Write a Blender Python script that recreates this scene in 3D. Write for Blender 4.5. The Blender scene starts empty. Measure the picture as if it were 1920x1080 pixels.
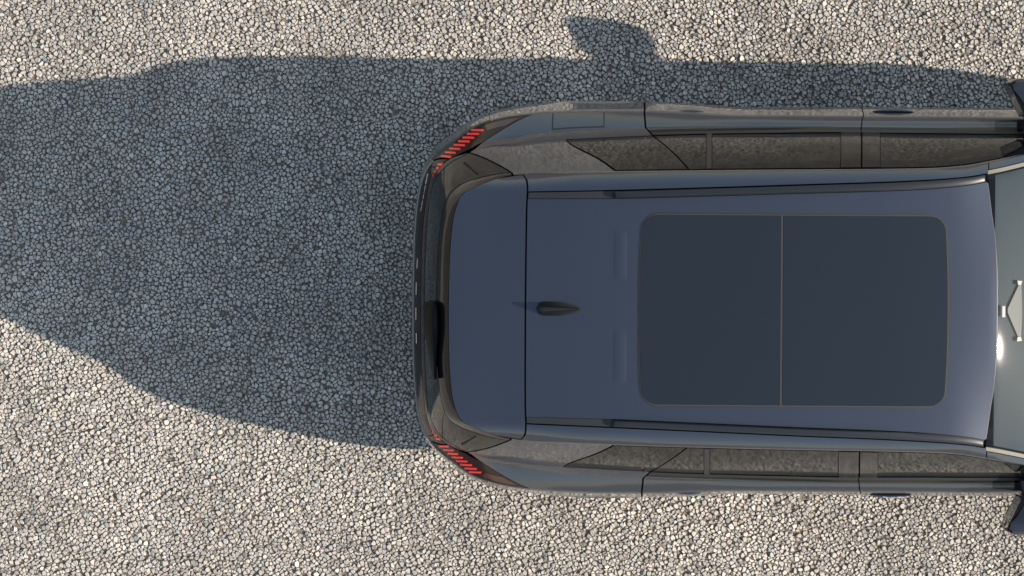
import bpy, bmesh, math, random, bisect
import numpy as np
from mathutils import Vector, noise

random.seed(7)
rng = np.random.default_rng(11)
scene = bpy.context.scene
COL = scene.collection

# ------------------------------------------------------------------ camera, sky, sun, exposure
CAM_H = 13.0          # drone height above the gravel
F_PX = 4694.0         # focal length expressed in pixels of a 1920 wide picture
NX, NY = 960.0, 320.0 # picture position of the point straight below the camera
cam_data = bpy.data.cameras.new("camera")
cam_data.sensor_width = 36.0
cam_data.lens = F_PX / 1920.0 * 36.0
cam_data.shift_x = 0.0
cam_data.shift_y = -(540.0 - NY) / 1920.0
cam_data.clip_start = 0.1
cam_data.clip_end = 2000.0
cam = bpy.data.objects.new("camera", cam_data)
cam.location = (0, 0, CAM_H)
COL.objects.link(cam)
scene.camera = cam

SUN_TO = Vector((1.72, -0.31, 1.0)).normalized()
SUN_ELEV = math.asin(SUN_TO.z)
SUN_AZ = math.atan2(SUN_TO.x, SUN_TO.y)
world = bpy.data.worlds.new("World")
scene.world = world
world.use_nodes = True
wn = world.node_tree
wn.nodes.clear()
sky = wn.nodes.new("ShaderNodeTexSky")
sky.sky_type = 'NISHITA'
sky.sun_disc = False
sky.sun_elevation = SUN_ELEV
sky.sun_rotation = SUN_AZ
sky.air_density = 1.5
sky.dust_density = 0.7
sky.ozone_density = 1.15
bg = wn.nodes.new("ShaderNodeBackground")
bg.inputs[1].default_value = 0.104
wo = wn.nodes.new("ShaderNodeOutputWorld")
hz = wn.nodes.new("ShaderNodeHueSaturation")      # thin high haze: the whole sky is paler than a clean blue one
hz.inputs["Saturation"].default_value = 0.80
wn.links.new(sky.outputs[0], hz.inputs["Color"])
wn.links.new(hz.outputs[0], bg.inputs[0])
wn.links.new(bg.outputs[0], wo.inputs[0])

sun_data = bpy.data.lights.new("sun", 'SUN')
sun_data.energy = 4.0
sun_data.angle = math.radians(0.5)
sun_data.color = (1.0, 0.865, 0.735)
sun = bpy.data.objects.new("sun", sun_data)
sun.rotation_euler = SUN_TO.to_track_quat('Z', 'Y').to_euler()
sun.location = (6, -1, 8)
COL.objects.link(sun)

scene.view_settings.view_transform = 'Standard'
scene.view_settings.look = 'None'
scene.view_settings.gamma = 1.0
scene.view_settings.exposure = 1.0
scene.view_settings.use_curve_mapping = False
scene.cycles.max_bounces = 6
scene.cycles.glossy_bounces = 4
scene.cycles.transparent_max_bounces = 8

# ------------------------------------------------------------------ materials
def new_mat(name):
    m = bpy.data.materials.new(name)
    m.use_nodes = True
    nt = m.node_tree
    return m, nt, nt.nodes["Principled BSDF"]

def simple(name, col, rough=0.5, metal=0.0, coat=0.0, coat_rough=0.03, ior=1.5, bump=0.0, bump_scale=200, spec=0.5, var=0.0):
    m, nt, b = new_mat(name)
    b.inputs["Base Color"].default_value = (*col, 1)
    b.inputs["Roughness"].default_value = rough
    b.inputs["Metallic"].default_value = metal
    b.inputs["Coat Weight"].default_value = coat
    b.inputs["Coat Roughness"].default_value = coat_rough
    b.inputs["IOR"].default_value = ior
    b.inputs["Specular IOR Level"].default_value = spec
    tc = nt.nodes.new("ShaderNodeTexCoord")
    if bump > 0:
        n = nt.nodes.new("ShaderNodeTexNoise"); n.inputs["Scale"].default_value = bump_scale
        n.inputs["Detail"].default_value = 3
        nt.links.new(tc.outputs["Object"], n.inputs["Vector"])
        bp = nt.nodes.new("ShaderNodeBump"); bp.inputs["Strength"].default_value = bump
        bp.inputs["Distance"].default_value = 0.001
        nt.links.new(n.outputs[0], bp.inputs["Height"])
        nt.links.new(bp.outputs[0], b.inputs["Normal"])
    if var > 0:
        n2 = nt.nodes.new("ShaderNodeTexNoise"); n2.inputs["Scale"].default_value = 2.3
        n2.inputs["Detail"].default_value = 6
        nt.links.new(tc.outputs["Object"], n2.inputs["Vector"])
        mx = nt.nodes.new("ShaderNodeMapRange")
        mx.inputs[1].default_value = 0.3; mx.inputs[2].default_value = 0.7
        mx.inputs[3].default_value = rough; mx.inputs[4].default_value = rough + var
        nt.links.new(n2.outputs[0], mx.inputs[0])
        nt.links.new(mx.outputs[0], b.inputs["Roughness"])
    return m

def paint_material():
    m, nt, b = new_mat("blue_grey_metallic_paint")
    tc = nt.nodes.new("ShaderNodeTexCoord")
    v = nt.nodes.new("ShaderNodeTexVoronoi"); v.inputs["Scale"].default_value = 900
    nt.links.new(tc.outputs["Object"], v.inputs["Vector"])
    mix = nt.nodes.new("ShaderNodeMixRGB")
    mix.inputs[1].default_value = (0.020, 0.027, 0.044, 1)
    mix.inputs[2].default_value = (0.030, 0.038, 0.058, 1)
    nt.links.new(v.outputs["Color"], mix.inputs[0])
    nt.links.new(mix.outputs[0], b.inputs["Base Color"])
    b.inputs["Metallic"].default_value = 0.45
    b.inputs["Roughness"].default_value = 0.36
    b.inputs["Coat Weight"].default_value = 1.0
    b.inputs["Coat Roughness"].default_value = 0.02
    b.inputs["Coat IOR"].default_value = 1.58
    # faint dust film: slow variation of the clearcoat roughness
    n2 = nt.nodes.new("ShaderNodeTexNoise"); n2.inputs["Scale"].default_value = 3.0
    n2.inputs["Detail"].default_value = 7
    nt.links.new(tc.outputs["Object"], n2.inputs["Vector"])
    mr = nt.nodes.new("ShaderNodeMapRange")
    mr.inputs[1].default_value = 0.35; mr.inputs[2].default_value = 0.75
    mr.inputs[3].default_value = 0.045; mr.inputs[4].default_value = 0.10
    nt.links.new(n2.outputs[0], mr.inputs[0]); nt.links.new(mr.outputs[0], b.inputs["Coat Roughness"])
    return m

M = {}
M['paint'] = paint_material()
M['gloss_black'] = simple("gloss_black_trim", (0.006, 0.0062, 0.0065), 0.07, coat=0.0, ior=1.42, bump=0.0, var=0.05)
M['satin_black'] = simple("satin_black_plastic", (0.016, 0.017, 0.019), 0.38, bump=0.3)
M['grain_black'] = simple("grained_black_plastic", (0.022, 0.023, 0.025), 0.6, bump=0.8)
M['rubber'] = simple("rubber_seal", (0.010, 0.010, 0.011), 0.55, bump=0.3)
M['shell'] = simple("dark_inner_shell", (0.004, 0.004, 0.005), 0.9, spec=0.1)
M['glass'] = simple("tinted_side_glass", (0.006, 0.007, 0.007), 0.05, ior=1.37, var=0.04)
M['sunroof'] = simple("sunroof_glass", (0.010, 0.0135, 0.019), 0.03, ior=1.55, var=0.03)
M['wiper_black'] = simple('wiper_black', (0.003, 0.003, 0.0035), 0.40, spec=0.12)
M['chrome'] = simple("satin_chrome", (0.75, 0.76, 0.78), 0.18, metal=1.0)
M['alloy'] = simple("alloy_rim", (0.32, 0.33, 0.35), 0.3, metal=1.0)
M['rail'] = simple("dark_roof_rail", (0.011, 0.013, 0.016), 0.32, coat=0.15, bump=0.2)
M['ditch'] = simple("roof_ditch_moulding", (0.018, 0.020, 0.022), 0.42, bump=0.3)
M['lens'] = simple("smoked_red_lens", (0.014, 0.004, 0.005), 0.05, coat=0.0, ior=1.40)
M['dark_red'] = simple("dark_red_reflector", (0.030, 0.002, 0.003), 0.15, coat=0.6)
M['interior'] = simple("interior_fabric", (0.06, 0.066, 0.07), 0.85)
M['dash'] = simple("dashboard_plastic", (0.09, 0.10, 0.105), 0.8)
M['beige'] = simple("windscreen_moulding", (0.20, 0.185, 0.155), 0.45)
M['white_clip'] = simple("white_plastic", (0.36, 0.34, 0.32), 0.5)
M['housing'] = simple("grey_sensor_housing", (0.038, 0.046, 0.048), 0.5)
M['tyre'] = simple("tyre_rubber", (0.015, 0.015, 0.016), 0.8, bump=0.8)
M['mirror'] = simple("mirror_glass", (0.35, 0.37, 0.40), 0.02, metal=1.0)
M['lamp_clear'] = simple("headlight_lens", (0.35, 0.37, 0.4), 0.05, coat=0.8)

def red_bar_material():
    m, nt, b = new_mat("red_light_element")
    b.inputs["Base Color"].default_value = (0.52, 0.012, 0.012, 1)
    b.inputs["Roughness"].default_value = 0.2
    b.inputs["Coat Weight"].default_value = 0.6
    b.inputs["Emission Color"].default_value = (1.0, 0.018, 0.014, 1)   # the lamps are lit
    b.inputs["Emission Strength"].default_value = 0.15
    tc = nt.nodes.new("ShaderNodeTexCoord")
    w = nt.nodes.new("ShaderNodeTexWave"); w.inputs["Scale"].default_value = 90
    nt.links.new(tc.outputs["Object"], w.inputs["Vector"])
    bp = nt.nodes.new("ShaderNodeBump"); bp.inputs["Strength"].default_value = 0.3; bp.inputs["Distance"].default_value = 0.001
    nt.links.new(w.outputs[1], bp.inputs["Height"]); nt.links.new(bp.outputs[0], b.inputs["Normal"])
    return m
M['red_bar'] = red_bar_material()

def windscreen_material():
    m = bpy.data.materials.new("windscreen_glass"); m.use_nodes = True
    nt = m.node_tree; nt.nodes.clear()
    out = nt.nodes.new("ShaderNodeOutputMaterial")
    tr = nt.nodes.new("ShaderNodeBsdfTransparent"); tr.inputs[0].default_value = (0.86, 0.90, 0.905, 1)
    gl = nt.nodes.new("ShaderNodeBsdfGlossy"); gl.inputs["Roughness"].default_value = 0.025
    fr = nt.nodes.new("ShaderNodeFresnel"); fr.inputs[0].default_value = 1.40
    mx = nt.nodes.new("ShaderNodeMixShader")
    tc = nt.nodes.new("ShaderNodeTexCoord")
    n = nt.nodes.new("ShaderNodeTexNoise"); n.inputs["Scale"].default_value = 6; n.inputs["Detail"].default_value = 5
    nt.links.new(tc.outputs["Object"], n.inputs["Vector"])
    mr = nt.nodes.new("ShaderNodeMapRange"); mr.inputs[3].default_value = 0.04; mr.inputs[4].default_value = 0.06
    nt.links.new(n.outputs[0], mr.inputs[0]); nt.links.new(mr.outputs[0], gl.inputs["Roughness"])
    nt.links.new(fr.outputs[0], mx.inputs[0]); nt.links.new(tr.outputs[0], mx.inputs[1]); nt.links.new(gl.outputs[0], mx.inputs[2])
    nt.links.new(mx.outputs[0], out.inputs[0])
    return m
M['windscreen'] = windscreen_material()

def stone_material():
    m, nt, b = new_mat("crushed_stone")
    at = nt.nodes.new("ShaderNodeAttribute"); at.attribute_name = "stone_col"
    tc = nt.nodes.new("ShaderNodeTexCoord")
    n = nt.nodes.new("ShaderNodeTexNoise"); n.inputs["Scale"].default_value = 160; n.inputs["Detail"].default_value = 4
    nt.links.new(tc.outputs["Object"], n.inputs["Vector"])
    mr = nt.nodes.new("ShaderNodeMapRange"); mr.inputs[1].default_value = 0.3; mr.inputs[2].default_value = 0.7
    mr.inputs[3].default_value = 0.82; mr.inputs[4].default_value = 1.15
    nt.links.new(n.outputs[0], mr.inputs[0])
    mul = nt.nodes.new("ShaderNodeVectorMath"); mul.operation = 'SCALE'
    nt.links.new(at.outputs["Color"], mul.inputs[0]); nt.links.new(mr.outputs[0], mul.inputs["Scale"])
    nt.links.new(mul.outputs[0], b.inputs["Base Color"])
    b.inputs["Roughness"].default_value = 0.85
    b.inputs["Specular IOR Level"].default_value = 0.3
    bp = nt.nodes.new("ShaderNodeBump"); bp.inputs["Strength"].default_value = 0.5; bp.inputs["Distance"].default_value = 0.0015
    nt.links.new(n.outputs[0], bp.inputs["Height"]); nt.links.new(bp.outputs[0], b.inputs["Normal"])
    return m
M['stone'] = stone_material()

def ground_material():
    # dirt between the stones near the car; further out the stones themselves are read from a cell texture
    m, nt, b = new_mat("gravel_ground")
    tc = nt.nodes.new("ShaderNodeTexCoord")
    v = nt.nodes.new("ShaderNodeTexVoronoi"); v.inputs["Scale"].default_value = 46
    v2 = nt.nodes.new("ShaderNodeTexVoronoi"); v2.feature = 'DISTANCE_TO_EDGE'; v2.inputs["Scale"].default_value = 46
    for q in (v, v2):
        nt.links.new(tc.outputs["Object"], q.inputs["Vector"])
    hsv = nt.nodes.new("ShaderNodeSeparateColor"); nt.links.new(v.outputs["Color"], hsv.inputs[0])
    cr = nt.nodes.new("ShaderNodeValToRGB")
    cr.color_ramp.elements[0].color = (0.15, 0.14, 0.125, 1); cr.color_ramp.elements[1].color = (0.42, 0.40, 0.36, 1)
    nt.links.new(hsv.outputs[0], cr.inputs[0])
    ed = nt.nodes.new("ShaderNodeMapRange"); ed.inputs[1].default_value = 0.0; ed.inputs[2].default_value = 0.12
    nt.links.new(v2.outputs["Distance"], ed.inputs[0])
    mx = nt.nodes.new("ShaderNodeMixRGB"); mx.inputs[1].default_value = (0.045, 0.040, 0.034, 1)
    nt.links.new(ed.outputs[0], mx.inputs[0]); nt.links.new(cr.outputs[0], mx.inputs[2])
    # near zone mask
    sep = nt.nodes.new("ShaderNodeSeparateXYZ"); nt.links.new(tc.outputs["Object"], sep.inputs[0])
    def absoff(sock, c, r):
        a = nt.nodes.new("ShaderNodeMath"); a.operation = 'SUBTRACT'; a.inputs[1].default_value = c; nt.links.new(sock, a.inputs[0])
        d = nt.nodes.new("ShaderNodeMath"); d.operation = 'ABSOLUTE'; nt.links.new(a.outputs[0], d.inputs[0])
        e = nt.nodes.new("ShaderNodeMath"); e.operation = 'LESS_THAN'; e.inputs[1].default_value = r; nt.links.new(d.outputs[0], e.inputs[0])
        return e.outputs[0]
    ax = absoff(sep.outputs[0], (GX0 + GX1) / 2, (GX1 - GX0) / 2)
    ay = absoff(sep.outputs[1], (GY0 + GY1) / 2, (GY1 - GY0) / 2)
    an = nt.nodes.new("ShaderNodeMath"); an.operation = 'MULTIPLY'; nt.links.new(ax, an.inputs[0]); nt.links.new(ay, an.inputs[1])
    mz = nt.nodes.new("ShaderNodeMixRGB"); mz.inputs[2].default_value = (0.20, 0.17, 0.135, 1)
    nt.links.new(an.outputs[0], mz.inputs[0]); nt.links.new(mx.outputs[0], mz.inputs[1])
    nt.links.new(mz.outputs[0], b.inputs["Base Color"])
    b.inputs["Roughness"].default_value = 0.95
    bp = nt.nodes.new("ShaderNodeBump"); bp.inputs["Strength"].default_value = 0.9; bp.inputs["Distance"].default_value = 0.008
    nt.links.new(ed.outputs[0], bp.inputs["Height"]); nt.links.new(bp.outputs[0], b.inputs["Normal"])
    return m

# extents of the modelled stones: inner zone (what the picture shows and what the paint mirrors), outer zone
IX0, IX1, IY0, IY1 = -2.85, 2.95, -3.25, 1.25
GX0, GX1, GY0, GY1 = -3.8, 4.0, -4.1, 2.0

# ------------------------------------------------------------------ ground and gravel
def mesh_obj(name, verts, faces, mat, parent=None, smooth=True):
    me = bpy.data.meshes.new(name)
    me.from_pydata([tuple(v) for v in verts], [], faces)
    me.materials.append(mat)
    if smooth:
        me.polygons.foreach_set('use_smooth', [True] * len(me.polygons))
    me.update()
    o = bpy.data.objects.new(name, me)
    COL.objects.link(o)
    if parent is not None:
        o.parent = parent
    return o

M['ground'] = ground_material()
g = mesh_obj("ground", [(-300, -300, -0.005), (300, -300, -0.005), (300, 300, -0.005), (-300, 300, -0.005)], [(0, 1, 2, 3)], M['ground'], smooth=False)
g['kind'] = 'structure'

def make_gravel():
    """Every stone fills its own cell of a jittered packing, a little smaller than the cell, so that neighbours nearly touch
    and thin dark joints stay between them; each has a foot outline, a raised crown and its own tilt and height."""
    V, Fa, C, SM = [], [], [], []
    base = 0
    WARP = [(rng.uniform(0.035, 0.09), 0, rng.uniform(0, math.pi), rng.uniform(0, 6.28)) for _ in range(9)]
    WARP = [(l, 0.021 * l, a, q) for l, _, a, q in WARP]
    def layer(x0, x1, y0, y1, pitch, K, hole=None):
        nonlocal base
        nx = int((x1 - x0) / pitch) + 4; ny = int((y1 - y0) / (pitch * 0.866)) + 4
        gy, gx = np.meshgrid(np.arange(ny), np.arange(nx), indexing='ij')
        P = np.stack([x0 + (gx - 2 + 0.5 * (gy % 2)) * pitch, y0 + (gy - 2) * pitch * 0.866], -1)
        P = P + np.clip(rng.normal(0, 0.36, P.shape), -0.75, 0.75) * pitch
        Wt = np.clip(rng.normal(0, 0.24, (ny, nx)), -0.42, 0.62) * pitch ** 2       # large and small stones
        n = ny * nx
        th = (np.arange(K) / K * 2 * math.pi)[None] + rng.uniform(0, 2 * math.pi, (n, 1)) + rng.uniform(-0.28, 0.28, (n, K))
        U = np.stack([np.cos(th), np.sin(th)], -1).astype(np.float32)
        r = np.full((n, K), pitch * 0.95, np.float32)
        for dy in range(-3, 4):
            for dx in range(-3, 4):
                if dx == 0 and dy == 0: continue
                Q = np.roll(np.roll(P, -dy, 0), -dx, 1); Wq = np.roll(np.roll(Wt, -dy, 0), -dx, 1)
                D = (Q - P).reshape(-1, 2); d2 = (D ** 2).sum(1)
                num = (d2 + (Wt - Wq).ravel()) / 2
                den = (U * D[:, None, :]).sum(-1)
                with np.errstate(divide='ignore', invalid='ignore'):
                    t = np.where((den > 1e-6) & (d2[:, None] < (3.2 * pitch) ** 2), num[:, None] / den, 9.0)
                r = np.minimum(r, t)
        p = P.reshape(-1, 2)
        keep = (r.min(1) > pitch * 0.10) & (p[:, 0] > x0) & (p[:, 0] < x1) & (p[:, 1] > y0) & (p[:, 1] < y1)
        if hole is not None:
            hx0, hx1, hy0, hy1 = hole
            keep &= ~((p[:, 0] > hx0) & (p[:, 0] < hx1) & (p[:, 1] > hy0) & (p[:, 1] < hy1))
        keep &= ~((p[:, 0] > 0.1) & (p[:, 0] < 4.0) & (p[:, 1] > -1.15) & (p[:, 1] < -0.15))   # unseen middle under the car
        p = p[keep]; r = r[keep]; U = U[keep]; n = len(p)
        r = r * rng.uniform(0.95, 1.05, (n, 1))
        mean = r.mean(1)
        # foot, crown (offset towards one side, so that the stones lean differently)
        foot = U * r[..., None]
        lean = rng.normal(0, 0.10, (n, 1, 2)) * mean[:, None, None]
        q = rng.uniform(0.66, 0.90, (n, K, 1))
        crown = foot * q + lean
        hgt = mean * rng.uniform(0.55, 1.05, n)
        tilt = rng.normal(0, 0.14, (n, 2))
        zc = hgt[:, None] + (crown * tilt[:, None, :]).sum(-1) + rng.normal(0, 0.05, (n, K)) * mean[:, None]
        off = rng.normal(0, 0.0016, n) + 0.0015
        zf = np.full((n, K), -0.010) + rng.uniform(0, 0.004, (n, K))
        shp = np.zeros((n, 2 * K, 3), np.float32)
        shp[:, :K, :2] = foot; shp[:, :K, 2] = zf
        shp[:, K:, :2] = crown; shp[:, K:, 2] = zc - 0.006 + off[:, None]
        shp[:, :, :2] += p[:, None, :]
        # stretch and squeeze the packing locally so that some stones come out long and others squat
        for lam, amp, ang, ph in WARP:
            d = np.array([math.cos(ang), math.sin(ang)]); e = np.array([math.cos(ang + 0.5), math.sin(ang + 0.5)])
            w = amp * np.sin((shp[:, :, :2] @ d) * (2 * math.pi / lam) + ph)
            shp[:, :, 0] += w * e[0]; shp[:, :, 1] += w * e[1]
        bf = []
        for i in range(K):
            j = (i + 1) % K
            bf += [(i, j, K + j), (i, K + j, K + i)]
        for i in range(1, K - 1): bf.append((K, K + i, K + i + 1))
        bf = np.array(bf, np.int32); k = 2 * K
        V.append(shp.reshape(-1, 3))
        Fa.append((bf[None] + (np.arange(n) * k)[:, None, None] + base).reshape(-1, 3))
        base += n * k
        # stone colours: mostly pale warm grey limestone, some darker, a few white, pinkish or greenish ones
        val = np.clip(rng.normal(0.395, 0.040, n), 0.22, 0.56)
        # slow drift of dustiness over the yard
        dr = np.array([noise.noise(Vector((a * 0.9, b * 0.9, 3.3))) + 0.7 * noise.noise(Vector((a * 3.4, b * 3.4, 1.3))) + 0.5 * noise.noise(Vector((a * 9, b * 9, 5.3))) for a, b in p])
        val *= (1 + 0.25 * dr)
        tint = np.ones((n, 3)) * np.array([1.055, 1.0, 0.895])
        tint += rng.normal(0, 0.018, (n, 3))
        rr = rng.random(n)
        tint[rr < 0.03] = [1.10, 0.98, 0.90]
        tint[(rr > 0.05) & (rr < 0.075)] = [0.95, 1.01, 0.93]
        tint[(rr > 0.09) & (rr < 0.14)] = [0.98, 0.98, 0.98]
        val[(rr > 0.16) & (rr < 0.19)] *= 0.66
        val[(rr > 0.21) & (rr < 0.27)] *= 1.16
        c = np.clip(tint * val[:, None], 0.02, 0.72)
        C.append(np.repeat(c, k, axis=0))
        SM.append(np.zeros(n * len(bf), bool))
    layer(IX0, IX1, IY0, IY1, 0.0168, 7)
    layer(GX0, GX1, GY0, GY1, 0.0208, 5, hole=(IX0, IX1, IY0, IY1))
    v = np.concatenate(V).astype(np.float32); f = np.concatenate(Fa).astype(np.int32); c = np.concatenate(C).astype(np.float32)
    print("gravel triangles", len(f))
    me = bpy.data.meshes.new("gravel")
    me.vertices.add(len(v)); me.vertices.foreach_set('co', v.ravel())
    me.loops.add(f.size); me.loops.foreach_set('vertex_index', f.ravel())
    me.polygons.add(len(f)); me.polygons.foreach_set('loop_start', np.arange(0, f.size, 3, dtype=np.int32))
    me.polygons.foreach_set('loop_total', np.full(len(f), 3, dtype=np.int32))
    me.polygons.foreach_set('use_smooth', np.concatenate(SM))
    at = me.attributes.new("stone_col", 'FLOAT_COLOR', 'POINT')
    at.data.foreach_set('color', np.hstack([c, np.ones((len(c), 1), np.float32)]).ravel())
    me.materials.append(M['stone'])
    me.update(); me.validate()
    o = bpy.data.objects.new("gravel", me); COL.objects.link(o)
    o['kind'] = 'stuff'
    o['label'] = "pale grey crushed stone gravel covering the whole yard around the car"
    o['category'] = "gravel"
    return o
make_gravel()

# ------------------------------------------------------------------ the car
YC = -0.635
XA = (1480 - NX) * (CAM_H - 0.72) / F_PX
YAW = 0.007
car = bpy.data.objects.new("car", None)
COL.objects.link(car)
car.rotation_euler = (0, 0, -YAW)
_c, _s = math.cos(-YAW), math.sin(-YAW)
car.location = (XA - _c * XA, YC - _s * XA, 0.012)
car['label'] = "dark blue grey metallic SUV with panoramic sunroof and red striped tail lights parked on gravel"
car['category'] = "car"

def W(px, h, z):
    k = (CAM_H - z) / F_PX
    return np.array([(px - NX) * k, h * k, z])
def XW(px, z=1.0):
    return (px - NX) * (CAM_H - z) / F_PX

def slopes(P, s):
    P = np.asarray(P, float); s = np.asarray(s, float)
    n = len(s); d = (P[1:] - P[:-1]) / (s[1:] - s[:-1])[:, None]
    m = np.zeros_like(P); m[0] = d[0]; m[-1] = d[-1]
    for i in range(1, n - 1):
        w1 = s[i + 1] - s[i]; w0 = s[i] - s[i - 1]
        for k in range(P.shape[1]):
            a, b = d[i - 1, k], d[i, k]
            m[i, k] = 0 if (a * b <= 0 or abs(a) < 1e-12 or abs(b) < 1e-12) else (w0 + w1) / ((w1 / 3 + 2 * w0 / 3) / b + (w0 / 3 + 2 * w1 / 3) / a)
    return m
def herm(P, m, s, q):
    """monotone cubic through P at stations s, evaluated at one q (plain lists for speed)"""
    n = len(s)
    q = s[0] if q < s[0] else (s[-1] if q > s[-1] else q)
    i = min(max(bisect.bisect_right(s, q) - 1, 0), n - 2)
    h = s[i + 1] - s[i]; t = (q - s[i]) / h
    t2 = t * t; t3 = t2 * t
    a = 2 * t3 - 3 * t2 + 1; b = (t3 - 2 * t2 + t) * h; c = -2 * t3 + 3 * t2; d = (t3 - t2) * h
    P0, P1, m0, m1 = P[i], P[i + 1], m[i], m[i + 1]
    return [a * P0[k] + b * m0[k] + c * P1[k] + d * m1[k] for k in range(len(P0))]

def interp1(tab):
    xs = np.array([a for a, b in tab], float); ys = np.array([[b] for a, b in tab], float)
    m = slopes(ys, xs).tolist(); ys = ys.tolist(); xs = xs.tolist()
    return lambda x: herm(ys, m, xs, x)[0]

# --- roof profile along the car (picture column -> height)
zc_tab = interp1([(836, 1.560), (870, 1.572), (930, 1.590), (988, 1.606), (1200, 1.647), (1450, 1.658), (1650, 1.648), (1780, 1.630), (1862, 1.6065), (1867, 1.6040), (1869.5, 1.6015), (1876, 1.5937), (1890, 1.5755),
                  (1930, 1.519), (2000, 1.41), (2080, 1.325), (2160, 1.225), (2200, 1.19), (2300, 1.16), (2450, 1.08), (2540, 0.96), (2580, 0.84)])
R0x = interp1([(836, 248), (985, 249), (1040, 251), (1290, 257), (1480, 260), (1740, 264), (1800, 268), (1860, 278), (1920, 290), (2000, 305), (2080, 317), (2170, 324),
               (2250, 323), (2350, 316), (2450, 300), (2520, 262), (2560, 200), (2578, 120), (2582, 60)])
z0_tab = interp1([(836, 1.460), (905, 1.470), (985, 1.505), (1100, 1.550), (1290, 1.575), (1480, 1.581), (1650, 1.572), (1740, 1.558), (1800, 1.533), (1860, 1.490), (1920, 1.430),
                  (2000, 1.335), (2080, 1.255), (2170, 1.155), (2250, 1.11), (2350, 1.05), (2450, 0.97), (2540, 0.86), (2580, 0.78)])
def smooth01(x):
    x = min(1, max(0, x)); return x * x * (3 - 2 * x)
def roof_z(px, h):
    r = abs(h) / R0x(px)
    r = min(r, 1.04)
    e = max(0.0, (r - 0.865) / 0.135)
    k = smooth01((px - 1780) / 120)
    a = 0.50 * (1 - k) + 0.75 * k
    b = 1 - a
    return zc_tab(px) - (zc_tab(px) - z0_tab(px)) * (a * r * r + b * e * e)
def I(px, h, off=0.0):
    p = W(px, h, roof_z(px, h))
    if off:
        e = 1.5
        a = W(px + e, h, roof_z(px + e, h)) - W(px - e, h, roof_z(px - e, h))
        b = W(px, h + e, roof_z(px, h + e)) - W(px, h - e, roof_z(px, h - e))
        n = np.cross(a, b); n /= np.linalg.norm(n)
        if n[2] < 0: n = -n
        p = p + n * off
    return p

# --- feature lines of the body, each from tail centre round the corner and forward to the nose
def rz(px, h):
    return (px, h, roof_z(px, h))
SIDE_X = [1060, 1130, 1206, 1290, 1400, 1480, 1600, 1740, 1800, 1860, 1920, 2000, 2080, 2170, 2250, 2350, 2450]
RINGS = []
ring0 = ([rz(*q) for q in [(841, 0), (842, 60), (843.5, 110), (848, 160), (855, 190)]], [rz(866, 212)],
         [rz(*q) for q in [(884, 222), (905, 231), (930, 240), (955, 246), (985, 249), (1020, 250.5)]],
         [rz(x, R0x(x)) for x in SIDE_X],
         [rz(*q) for q in [(2520, 262), (2560, 200), (2578, 120), (2582, 0)]])
RINGS.append(ring0)
def side_from(dh, dz, x_end=2170, min_z=None):
    out = []
    for x in SIDE_X:
        k = max(0.0, min(1.0, (2170 - x) / 250.0))
        out.append((x, R0x(x) + dh * k + 0.4, z0_tab(x) - dz * k - 0.004))
    return out
ring1 = ([(818, 0, 1.468), (819, 60, 1.468), (821, 110, 1.465), (826, 160, 1.455), (832, 190, 1.442)], [(841, 209, 1.425)],
         [(858, 224, 1.405), (880, 234, 1.41), (910, 243, 1.425), (935, 248, 1.445), (960, 251, 1.46), (1000, 252.5, 1.485)],
         side_from(2.2, 0.022),
         [(2521, 262.5, 0.83), (2561, 200.5, 0.79), (2579, 120.5, 0.75), (2583, 0, 0.75)])
RINGS.append(ring1)
ring2 = ([(795, 0, 1.155), (795.5, 60, 1.155), (797, 110, 1.155), (800.5, 160, 1.155), (807, 208, 1.157), (820, 240, 1.150)], [(846, 264, 1.140)],
         [(862, 273, 1.135), (878, 280.5, 1.130), (930, 294, 1.130), (1000, 302.5, 1.135)],
         [(1060, 307, 1.140), (1130, 311, 1.135), (1206, 314.5, 1.130), (1290, 317.5, 1.125), (1400, 320, 1.120), (1480, 321.5, 1.115), (1600, 323, 1.110), (1740, 322, 1.110),
          (1800, 322, 1.110), (1860, 321.5, 1.110), (1920, 321, 1.110), (2000, 322, 1.110), (2080, 325, 1.110), (2170, 328, 1.110), (2250, 327, 1.070), (2350, 320, 1.020), (2450, 304, 0.940)],
         [(2524, 265, 0.850), (2564, 202, 0.810), (2581, 121, 0.780), (2585, 0, 0.780)])
RINGS.append(ring2)
ring3 = ([(791, 0, 1.105), (791.5, 60, 1.105), (793, 120, 1.105), (796.5, 165, 1.105), (803, 212, 1.102), (812, 240, 1.098)], [(832, 262, 1.092)],
         [(852, 273, 1.088), (877, 285, 1.083), (901, 297.5, 1.080), (960, 308.5, 1.075)],
         [(1060, 321.5, 1.070), (1130, 325, 1.068), (1206, 328, 1.068), (1290, 330.5, 1.070), (1400, 333, 1.075), (1480, 334.5, 1.080), (1600, 336, 1.080), (1740, 336, 1.078),
          (1800, 336, 1.076), (1860, 336, 1.074), (1920, 335.5, 1.070), (2000, 335.5, 1.065), (2080, 336, 1.060), (2170, 336, 1.050), (2250, 335, 1.020), (2350, 328, 0.970), (2450, 311, 0.880)],
         [(2528, 268, 0.800), (2567, 204, 0.770), (2584, 122, 0.740), (2588, 0, 0.740)])
RINGS.append(ring3)
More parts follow.
